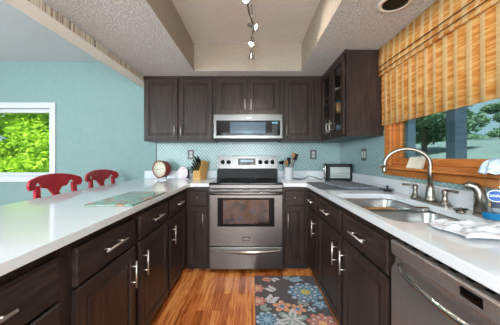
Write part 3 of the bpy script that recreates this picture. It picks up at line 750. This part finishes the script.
# knife block
kb = thing('knife_block', 'light wooden knife block left of the stove on the back counter', 'knife block', (-.66, 2.985, .9142), math.radians(-28))
b = MB(); b.rings([[(x, -.06, 0), (x, .07, 0), (x, .115, .21), (x, .03, .235), (x, -.055, .085)] for x in (-.052, .052)]); o = b.build('block', M['block'], kb)
MB().lathe([(.006, 0), (.006, .002), (.0001, .003)], (0, -.0605, .035), RX).build('badge', M['dark_metal'], o)
nrm = Vector((0, -.085, .15)).normalized(); fdir = Vector((0, .085, .15)).normalized()
kn = 0
nd = Vector((0, -.87, .5))
for row, tt in enumerate((.12, .34, .56, .78)):
    for col in ((-.032, 0, .032) if row < 3 else (-.02, .02)):
        base = Vector((0, -.055, .085)).lerp(Vector((0, .03, .235)), tt)
        base.x = col
        L = .055+.03*tt+.012*((kn*7) % 3)
        kr = thing('kitchen_knife', 'black handled knife standing in the wooden block', 'knife', kb.location, kb.rotation_euler.z, 'knives in the wooden block')
        d1 = Vector(((kn % 3-1)*.08, -.62, .78)).normalized()
        MB().tube([base+d1*.003, base+d1*.012], .006, 8).build('bolster', M['chrome'], kr)
        MB().tube([base+d1*.012, base+d1*(.02+L*.5), base+d1*(.02+L)], [.008, .010, .009], 8).build('handle', M['black'], kr)
        kn += 1
# scissors
sc_ = thing('kitchen_scissors', 'black looped scissors hanging from the left side of the knife block', 'scissors', kb.location, kb.rotation_euler.z)
b = MB()
for (zx, zz) in ((-.072, .10), (-.066, .135)):
    b.tube([(zx+.0, -.055+.018*math.cos(a*PI/6), zz+.02*math.sin(a*PI/6)) for a in range(13)], .004, 8)
b.build('grip', M['black'], sc_); MB().box(-.060, -.054, -.05, -.035, .0, .10).build('blades', M['chrome'], sc_)

# ceramic oval decoration
nd_ = thing('napkin_holder', 'white and lavender floral ceramic holder between clock and knife block', 'holder', (-.862, 2.98, .9142), .0)
b = MB(); O = []
for k in range(40):
    a = 2*PI*k/40; rr = 1+.03*math.cos(10*a); O.append((.062*rr*math.cos(a)*(1 if abs(math.sin(a)) < .9 else .98), .076*rr*math.sin(a)+.078))
b.prism(O, -.008, .008, T=lambda p: Vector((p[0], p[2], p[1]))); b.build('front_plate', M['paper_lav'], nd_)
MB().box(-.06, .06, .0, .05, 0, .01, .003).build('base', M['ceramic'], nd_)
MB().box(-.05, .068, .042, .05, .01, .12, .003).build('back_plate', M['dark_metal'], nd_)

# clock
ckk = thing('alarm_clock', 'round dark red table clock with cream dial on the back left counter', 'clock', (-1.105, 2.96, .9142), math.radians(-22))
R_ = .104; zc = .128
b = MB(); b.lathe([(.0001, .045), (R_*.8, .045), (R_*.97, .03), (R_, .0), (R_, -.05), (R_*1.03, -.056), (R_*1.0, -.062), (R_*.93, -.060), (R_*.9, -.052), (.0001, -.052)], (0, 0, zc), RX @ Matrix.Rotation(PI, 4, 'X'), 40)
b.build('case', M['red_clock'], ckk)
dl = MB().lathe([(.0001, 0), (R_*.9, 0), (R_*.9, .002), (.0001, .002)], (0, -.0535, zc), RX, 40).build('dial', M['cream'], ckk)
b = MB()
for k in range(12):
    a = k*PI/6; b.tube([(math.sin(a)*R_*.68, -.0562, zc+math.cos(a)*R_*.68), (math.sin(a)*R_*.80, -.0562, zc+math.cos(a)*R_*.80)], .0022, 6)
b.build('hour_mark', M['black'], dl)
b = MB(); b.tube([(.0, -.0575, zc), (.055, -.0575, zc+.012)], .002, 6); b.tube([(0, -.0575, zc), (-.038, -.0575, zc-.004)], .0028, 6); b.build('hand', M['black'], dl)
for s in (-1, 1):
    MB().tube([(s*.05, .0, zc-.075), (s*.068, -.01, .004)], [.006, .005], 8).build('foot', M['black'], ckk)

# cutting board
o = tag(MB().prism(rrect(-.944, -.667, 1.338, 1.866, .012), .9165, .9225).build('cutting_board', M['board']), 'teal and coral patterned glass cutting board on the peninsula counter', 'cutting board')
b = MB()
for x in (-.925, -.686):
    for y in (1.36, 1.845): b.lathe([(.008, .9142), (.008, .9166)], (x, y, 0), n=10)
b.build('foot', M['rubber'], o)

# towel
tw = MB(); n1, n2 = 44, 30; V = []
for i in range(n1+1):
    row = []
    for j in range(n2+1):
        u, v = i/n1, j/n2
        x = .70+.335*u+.012*math.sin(v*7); y = .775+.185*v+.012*math.sin(u*6+1)+.04*u*(v-.6)
        edge = min(u, 1-u, v, 1-v)*8; edge = min(1, edge)
        z = .921+edge*(.010+.007*math.sin(u*7+v*15)+.005*math.sin(v*30-u*6)+.003*math.sin(u*34+v*9)) + .006
        row.append(tw.bm.verts.new((x, y, max(z, .9165))))
    V.append(row)
for i in range(n1):
    for j in range(n2):
        f = tw.bm.faces.new((V[i][j], V[i+1][j], V[i+1][j+1], V[i][j+1])); f.smooth = True
o = tag(tw.build('dish_towel', M['towel']), 'crumpled white dish towel with grey print on the near right counter', 'towel')
m = o.modifiers.new('s', 'SOLIDIFY'); m.thickness = .004

# dish soap bottle
bt = thing('soap_bottle', 'clear dish soap bottle with blue liquid and label by the window wall', 'bottle', (1.070, 1.052, .9142), math.radians(-45))
def oval(s_, pr, n=32):
    return [[(r*math.cos(2*PI*k/n), r*s_*math.sin(2*PI*k/n), z) for k in range(n)] for r, z in pr]
b = MB(); b.rings(oval(.62, [(.046, .001), (.05, .008), (.05, .05), (.047, .10), (.049, .13), (.045, .150), (.033, .18), (.021, .205), (.015, .222), (.014, .237)])); smooth(b.build('container', M['bottle'], bt), 60)
b = MB(); b.rings(oval(.62, [(.043, .003), (.047, .009), (.047, .030)])); smooth(b.build('liquid', M['soap'], bt), 60)
# label on the front (local -y)
def curved(b, w_, z0, z1, off=.0012, n=12, shape=None):
    g0 = []
    for k in range(n+1):
        t = -1+2*k/n; x = t*w_; y = -.62*math.sqrt(max(0, .0492**2-x*x))-off
        h = 1 if not shape else math.sqrt(max(.02, 1-t*t))
        zc_, hh = (z0+z1)/2, (z1-z0)/2*h
        g0.append((b.bm.verts.new((x, y, zc_-hh)), b.bm.verts.new((x, y, zc_+hh))))
    for a, c in zip(g0, g0[1:]): b.bm.faces.new((a[0], c[0], c[1], a[1]))
b = MB(); curved(b, .027, .086, .130, shape=1); lb = b.build('label', M['blue'], bt)
b = MB(); curved(b, .030, .082, .134, .0006, shape=1); b.build('label_border', M['white'], bt)
b = MB(); curved(b, .017, .056, .083, .0009); b.build('lower_label', M['navy'], bt)
b = MB(); curved(b, .023, .060, .075, .0005); b.build('gold_band', M['gold'], bt)
def text(s, size, parent, loc, rot, mat, name='lettering', ext=.0003):
    cu = bpy.data.curves.new(name, 'FONT'); cu.body = s; cu.size = size; cu.align_x = 'CENTER'; cu.align_y = 'CENTER'; cu.extrude = ext; cu.offset = size*.02
    t = bpy.data.objects.new(name, cu); C.objects.link(t); bpy.context.view_layer.update()
    me = bpy.data.meshes.new_from_object(t.evaluated_get(bpy.context.evaluated_depsgraph_get())); bpy.data.objects.remove(t)
    me.materials.clear(); me.materials.append(mat)
    o = bpy.data.objects.new(name, me); C.objects.link(o); o.parent = parent; o.location = loc; o.rotation_euler = rot; return o
text('DAWN', .0165, lb, (0, -.0335, .108), (PI/2, 0, 0), M['white'])
MB().lathe([(.013, .2375), (.013, .252), (.010, .255), (.0001, .256)]).build('cap', M['blue'], bt)
# patterned cover over the cap
b = MB(); n = 64; L = []
for r, z in ((.012, .062), (.03, .058), (.045, .046), (.053, .028), (.058, .008), (.061, .0)):
    L.append([(r*(1+.09*math.cos(9*2*PI*k/n)*(r/.061)**2)*math.cos(2*PI*k/n), r*(1+.09*math.cos(9*2*PI*k/n)*(r/.061)**2)*math.sin(2*PI*k/n), z+.004*math.cos(9*2*PI*k/n)*(r/.061)) for k in range(n)])
R2 = [[b.bm.verts.new(Vector(p)) for p in l] for l in L]
for i in range(len(R2)-1):
    for k in range(n): f = b.bm.faces.new((R2[i][k], R2[i][(k+1) % n], R2[i+1][(k+1) % n], R2[i+1][k])); f.smooth = True
b.bm.faces.new(R2[0])
o = tag(b.build('cloth_cover', M['blue_cloth'], None, (1.074, 1.052, 1.119)), 'blue and white patterned cloth scrubber draped over the soap bottle top', 'cloth')
m = o.modifiers.new('s', 'SOLIDIFY'); m.thickness = .002
# scalloped sponge on sill
b = MB(); O = []
for k in range(41):
    t = k/40; O.append((-.06+.12*t, .0+.004*math.cos(t*2*PI*6)))
for k in range(41):
    t = 1-k/40; O.append((-.05+.105*t, .075+.004*math.cos(t*2*PI*6)))
b.prism(O, -.008, .008, T=lambda p: Vector((p[2], -p[0], p[1])))
for v in b.bm.verts: v.co.x += v.co.z*.35
tag(b.build('scalloped_dish', noisy('cream_ribbed', [(.3, (206, 200, 180)), (.7, (224, 220, 204))], nscale=20, rough=.6), None, (1.10, 1.63, 1.1125), (0, 0, math.radians(14))), 'cream scalloped soap dish leaning on the wooden window sill behind the faucet', 'soap dish')

# outlets
def outlet(label, loc, rz, double=False):
    r = thing('wall_outlet', label, 'outlet', loc, rz, None); w_ = .042 if not double else .055
    MB().box(-w_, w_, -.005, 0, -.062, .062, .002).build('cover_plate', M['outlet'], r)
    if double:
        for x in (-.024, .024): MB().box(x-.015, x+.015, -.008, -.0045, -.033, .033, .001).build('rocker', M['outlet_in'], r)
    else:
        for z in (-.021, .021):
            q = MB().box(-.017, .017, -.007, -.0045, z-.017, z+.017, .003).build('socket', M['outlet_in'], r)
            MB().box(-.008, -.005, -.0074, -.0068, z-.007, z+.007).box(.005, .008, -.0074, -.0068, z-.007, z+.007).build('slot', M['black'], q)
outlet('nickel outlet plate on the tiles above the knife block', (-.80, YB-.0085, 1.222), 0)
outlet('nickel outlet plate on the tiles between crock and toaster', (.795, YB-.0085, 1.222), 0)
outlet('wider nickel switch plate on the right wall tiles near the window', (XR-.0085, 2.46, 1.215), -PI/2, True)

# roman shade
b = MB(); y0, y1 = .30, 2.088
def sheet(prof, cy0, cy1, nseg=70, scal=0):
    V = []
    for i in range(nseg+1):
        y = cy0+(cy1-cy0)*i/nseg; row = []
        for (x, z) in prof: row.append(b.bm.verts.new((x+.0025*math.sin(y*80), y, z+(scal*abs(math.sin(y*PI/.078)) if (x, z) == prof[-1] else 0))))
        V.append(row)
    for i in range(nseg):
        for j in range(len(prof)-1):
            f = b.bm.faces.new((V[i][j], V[i+1][j], V[i+1][j+1], V[i][j+1])); f.smooth = True
sheet([(1.128, 2.11), (1.128, 1.95), (1.128, 1.7), (1.13, 1.456)], y0, y1, 240, .004)
r = thing('roman_shade', 'woven bamboo roman shade with folded valance over the sink window', 'shade', (0, 0, 0))
o = b.build('shade_panel', M['shade'], r); m = o.modifiers.new('s', 'SOLIDIFY'); m.thickness = .003
b = MB(); sheet([(1.110, 2.131), (1.106, 2.05), (1.104, 1.985), (1.098, 1.968), (1.110, 1.962), (1.104, 1.95), (1.100, 1.935), (1.096, 1.925), (1.112, 1.918), (1.104, 1.905), (1.104, 1.893), (1.118, 1.895)], y0, y1+.006)
o = b.build('valance', M['shade'], r); m = o.modifiers.new('s', 'SOLIDIFY'); m.thickness = .003
MB().box(1.114, 1.15, y0, y1+.004, 2.085, 2.132).build('head_rail', M['oak'], r)
b = MB(); 
for z in (1.966, 1.923): b.tube([(1.0965, y0, z), (1.0965, y1+.006, z)], .0032, 8)
b.build('fold_binding', plain('dark_brown_binding', (92, 58, 30), .8), r)

# ceiling can light
cn = thing('recessed_light', 'round recessed ceiling light with black baffle above the sink', 'ceiling light', (.875, 1.47, 2.134))
MB().lathe([(.072, -.001), (.074, -.006), (.098, -.005), (.1, -.0005)]).build('trim_ring', M['cream_trim'], cn)
MB().lathe([(.046, -.0035), (.05, -.0045), (.071, -.0045), (.0715, -.001)]).build('baffle', M['black'], cn)
MB().lathe([(.0001, -.003), (.0455, -.003)]).build('lamp', M['lens'], cn)

# track light
tk = thing('track_light', 'curved metal track light hanging in the tray ceiling', 'track light', (0, 0, 0))
rail = catmull([(-.03, .9, 2.30), (.02, 1.2, 2.30), (-.03, 1.5, 2.30), (-.03, 1.8, 2.30), (.01, 2.02, 2.29), (-.01, 2.2, 2.28)], 8)
MB().tube(rail, .007, 10).build('rail', M['chrome'], tk)
for y in (1.0, 1.95):
    x = -.02 if y < 1.5 else -.003
    MB().tube([(x, y, 2.30), (x, y, 2.433)], .005, 8).build('standoff', M['chrome'], tk)
MB().lathe([(.055, 2.433), (.055, 2.42), (.02, 2.405), (.0001, 2.404)], (-.02, 1.0, 0)).build('canopy', M['chrome'], tk)
heads = [((-.030, 1.62, 2.255), (-.35, -.75, -.55), 7), ((0.0, 1.93, 2.245), (.8, -.45, -.5), 7), ((-.005, 2.1, 2.20), (-.15, -.5, -.8), 8), ((-.01, 2.19, 2.13), (-.02, .35, -.9), 18)]
for i, (p, d, en) in enumerate(heads):
    p = Vector(p); d = Vector(d).normalized(); near = min(rail, key=lambda q: (q-p).length)
    h = MB(); rot = d.to_track_quat('Z', 'Y').to_matrix().to_4x4()
    h.lathe([(.004, -.045), (.012, -.043), (.014, -.01), (.024, .03), (.0255, .045), (.023, .045), (.012, .012), (.0001, .01)], p, rot, 20)
    h = h.build('spot_head', M['chrome'], tk)
    MB().tube([near, p-d*.03], .0035, 8).build('stem', M['chrome'], h)
    MB().lathe([(.0001, .032), (.014, .034), (.019, .036)], p, rot, 16).build('bulb', M['emit'], h)
    L = light('spot_light', 'SPOT', p+d*.055, en, (1, .9, .76), d.to_track_quat('-Z', 'Y').to_euler(), spot_size=math.radians(100), spot_blend=.8, shadow_soft_size=.02)

# made-up pendant lamps, added out of frame around the point fills
for lab, x, y, z, zc_ in (('added white globe pendant lamp, a fill light behind the camera', -.15, -1.1, 1.62, 2.134), ('added white globe pendant lamp, a fill light over the dining area', -3.0, .6, 1.72, 2.44)):
    r = thing('added_pendant', lab, 'lamp', (x, y, z))
    MB().lathe([(.06, .149), (.10, .12), (.15, .0), (.14, -.02), (.142, .0), (.092, .115), (.055, .14)]).build('lamp_shade', M['tglass'], r)
    MB().tube([(0, 0, .145), (0, 0, zc_-z-.02)], .004, 8).build('cord', M['black'], r)
    MB().lathe([(.05, zc_-z-.02), (.055, zc_-z-.001)]).lathe([(.061, .135), (.061, .155), (.0001, .156)]).build('canopy', M['chrome'], r)

# ------------------------------------------------------------------ chairs
def chair(loc, rz, label):
    """stool with yoke crest back; faces +x in local space (back plane at x=-.2)"""
    r = thing('counter_stool', label, 'chair', loc, rz, 'red stools at the peninsula')
    SH = .62; H = 1.045
    O = []; N = 24
    def top(t): return H-.05*abs(t)**2.2
    def bot(t):
        a = abs(t)
        if a > .78: return H-.115-.01*math.sin((a-.78)/.22*PI)
        if a > .45: return H-.115+.05*math.sin((a-.45)/.33*PI)**1.0
        return H-.115+.012*0 - .012*math.cos(a/.45*PI/2)
    W_ = .25
    def px(t): return (-.215-.045*(1-t*t))*.8
    b = MB(); L = []
    for k in range(N*2+1):
        t = -1+k/N; rn = math.sqrt(max(0, 1-max(0, (abs(t)-.9)/.1)**2)); zt, zb = top(t), bot(t); mid = (zt+zb)/2
        zt = mid+(zt-mid)*max(.15, rn); zb = mid+(zb-mid)*max(.15, rn); x = px(t)
        L.append([(x-.013, t*W_, zb), (x+.013, t*W_, zb), (x+.013, t*W_, zt), (x-.013, t*W_, zt)])
    b.rings(L); o = b.build('crest_rail', M['red'], r); m = o.modifiers.new('b', 'BEVEL'); m.width = .007; m.segments = 2; m.limit_method = 'ANGLE'; m.angle_limit = math.radians(50)
    for s in (-1, 1):
        b = MB(); b.rings([[(x-.013, y-.02, z), (x+.013, y-.02, z), (x+.013, y+.02, z), (x-.013, y+.02, z)] for x, y, z in ((-.20, s*.205, 0), (-.16, s*.19, SH-.05), (-.164, s*.175, SH+.1), (-.184, s*.17, H-.09))])
        b.build('rear_leg', M['red'], r)
        b = MB(); b.rings([[(x-.018, y-.018, z), (x+.018, y-.018, z), (x+.018, y+.018, z), (x-.018, y+.018, z)] for x, y, z in ((.15, s*.2, 0), (.13, s*.185, SH-.03))])
        b.build('front_leg', M['red'], r)
    b = MB(); b.rings([[(x-.008, -w2, z), (x+.008, -w2, z), (x+.008, w2, z), (x-.008, w2, z)] for x, w2, z in ((-.16, .05, SH-.01), (-.172, .045, SH+.14), (-.188, .03, SH+.25), (-.2, .035, H-.16), (-.205, .075, H-.11))]); b.build('splat', M['red'], r)
    b = MB(); b.prism(rrect(-.175, .16, -.215, .215, .05), SH-.03, SH+.008); b.build('seat', M['red'], r)
    b = MB()
    b.box(.13, .15, -.19, .19, .2, .235).box(-.19, -.17, -.19, .19, .25, .28)
    for s in (-1, 1): b.box(-.18, .14, s*.195-.01, s*.195+.01, .24, .27)
    b.build('stretcher', M['red'], r)
    return r
chair((-1.54, 2.085, 0), math.radians(-8), 'red painted stool nearest the dining window, at the peninsula')
chair((-1.575, 2.785, 0), math.radians(-8), 'red painted stool at the far end of the peninsula nearer the clock')

# ------------------------------------------------------------------ rug
RX0, RX1, RY0, RY1 = .022, .60, .55, 2.39
cols = [(92, 89, 93), (206, 204, 210), (94, 140, 176), (150, 186, 208), (214, 150, 128), (226, 180, 130), (204, 190, 110), (150, 166, 160), (200, 128, 120)]
mats = []
for i, c in enumerate(cols):
    mats.append(noisy('rug_yarn', [(.3, tuple(int(v*.84) for v in c)), (.7, tuple(min(255, int(v*1.1)) for v in c))], nscale=120, detail=2, rough=.95, bmp=.3))
b = MB(); b.box(RX0, RX1, RY0, RY1, .0005, .008, .002)
lvl = [0]
def blob(pts, mi):
    lvl[0] += 1; z = .0082+.000004*lvl[0]
    P_ = [(min(max(p[0], RX0+.004), RX1-.004), min(max(p[1], RY0+.004), RY1-.004)) for p in pts]
    if len(set(P_)) < 3: return
    vs = [b.bm.verts.new((p[0], p[1], z)) for p in P_]
    try: f = b.bm.faces.new(vs); f.material_index = mi
    except ValueError: pass
def petal(cx, cy, a, L, W, mi, r0=0):
    ca, sa = math.cos(a), math.sin(a); P_ = []
    for k in range(14):
        t = 2*PI*k/14; u = r0+L*.5*(1-math.cos(t)); v = W*.5*math.sin(t)*(1-.25*math.cos(t)); P_.append((cx+u*ca-v*sa, cy+u*sa+v*ca))
    blob(P_, mi)
def flower(cx, cy, R, ring, n=8, a0=0):
    for (rr, mi) in ring[:-1]:
        for k in range(n):
            a = a0+2*PI*k/n; ww = R*rr*min(.66, 5.2/n)
            petal(cx, cy, a, R*rr, ww, 0); petal(cx, cy, a, R*rr*.95, ww*.84, mi); petal(cx, cy, a, R*rr*.8, ww*.22, {2: 3, 3: 1, 8: 4, 5: 4, 4: 1}.get(mi, 1), R*rr*.14)
        a0 += PI/n
    rr, mi = ring[-1]; blob([(cx+R*rr*math.cos(2*PI*k/14), cy+R*rr*math.sin(2*PI*k/14)) for k in range(14)], mi)
def leafspray(cx, cy, a, n, L, mi):
    for k in range(n):
        t = k/n; x = cx+math.cos(a)*t*L*n*.5; y = cy+math.sin(a)*t*L*n*.5
        petal(x, y, a+.8, L, L*.45, mi); petal(x, y, a-.8, L, L*.45, mi)
big = [(1, 3), (.86, 2), (.66, 3), (.5, 2), (.26, 6)]
for (oy) in (0, -.86):
    leafspray(.10, 2.33+oy, -.3, 3, .05, 4); leafspray(.20, 2.34+oy, -.9, 2, .05, 1); leafspray(.30, 2.34+oy, .2, 3, .045, 7)
    leafspray(.13, 1.95+oy, 1.0, 3, .065, 1); leafspray(.07, 1.86+oy, .6, 2, .06, 7); leafspray(.40, 1.90+oy, 1.3, 2, .06, 7)
    leafspray(.20, 2.12+oy, 2.4, 3, .055, 1); leafspray(.36, 2.30+oy, .3, 4, .055, 3)
    flower(.465, 2.10+oy, .165, big, 10)
    flower(.04, 2.16+oy, .075, [(1, 8), (.6, 4), (.25, 5)], 7)
    flower(.05, 1.97+oy, .07, [(1, 8), (.6, 4), (.25, 5)], 7)
    flower(.235, 1.90+oy, .08, [(1, 5), (.6, 4), (.25, 2)], 5, .3)
    flower(.355, 1.865+oy, .07, [(1, 5), (.6, 4), (.25, 2)], 5, .9)
    flower(.11, 1.745+oy, .095, [(1, 3), (.75, 2), (.3, 3)], 9)
    flower(.54, 1.92+oy, .065, [(1, 2), (.6, 3), (.2, 2)], 5, 2)
    flower(.46, 1.86+oy, .04, [(1, 3), (.5, 2), (.2, 1)], 4, 2)
    flower(.50, 1.70+oy, .12, [(1, 8), (.75, 4), (.5, 8), (.25, 5)], 9)
    for k in range(6): petal(.29, 1.74+oy, 2*PI*k/6+.3, .12, .06, 1 if k % 2 else 7); petal(.29, 1.74+oy, 2*PI*k/6+.3, .09, .02, 7 if k % 2 else 1)
    leafspray(.16, 1.56+oy, 1.4, 3, .06, 1); leafspray(.40, 1.58+oy, .2, 3, .06, 3)
tag(b.build('floor_runner', mats), 'dark grey floral runner rug with blue and coral flowers on the wood floor', 'rug')
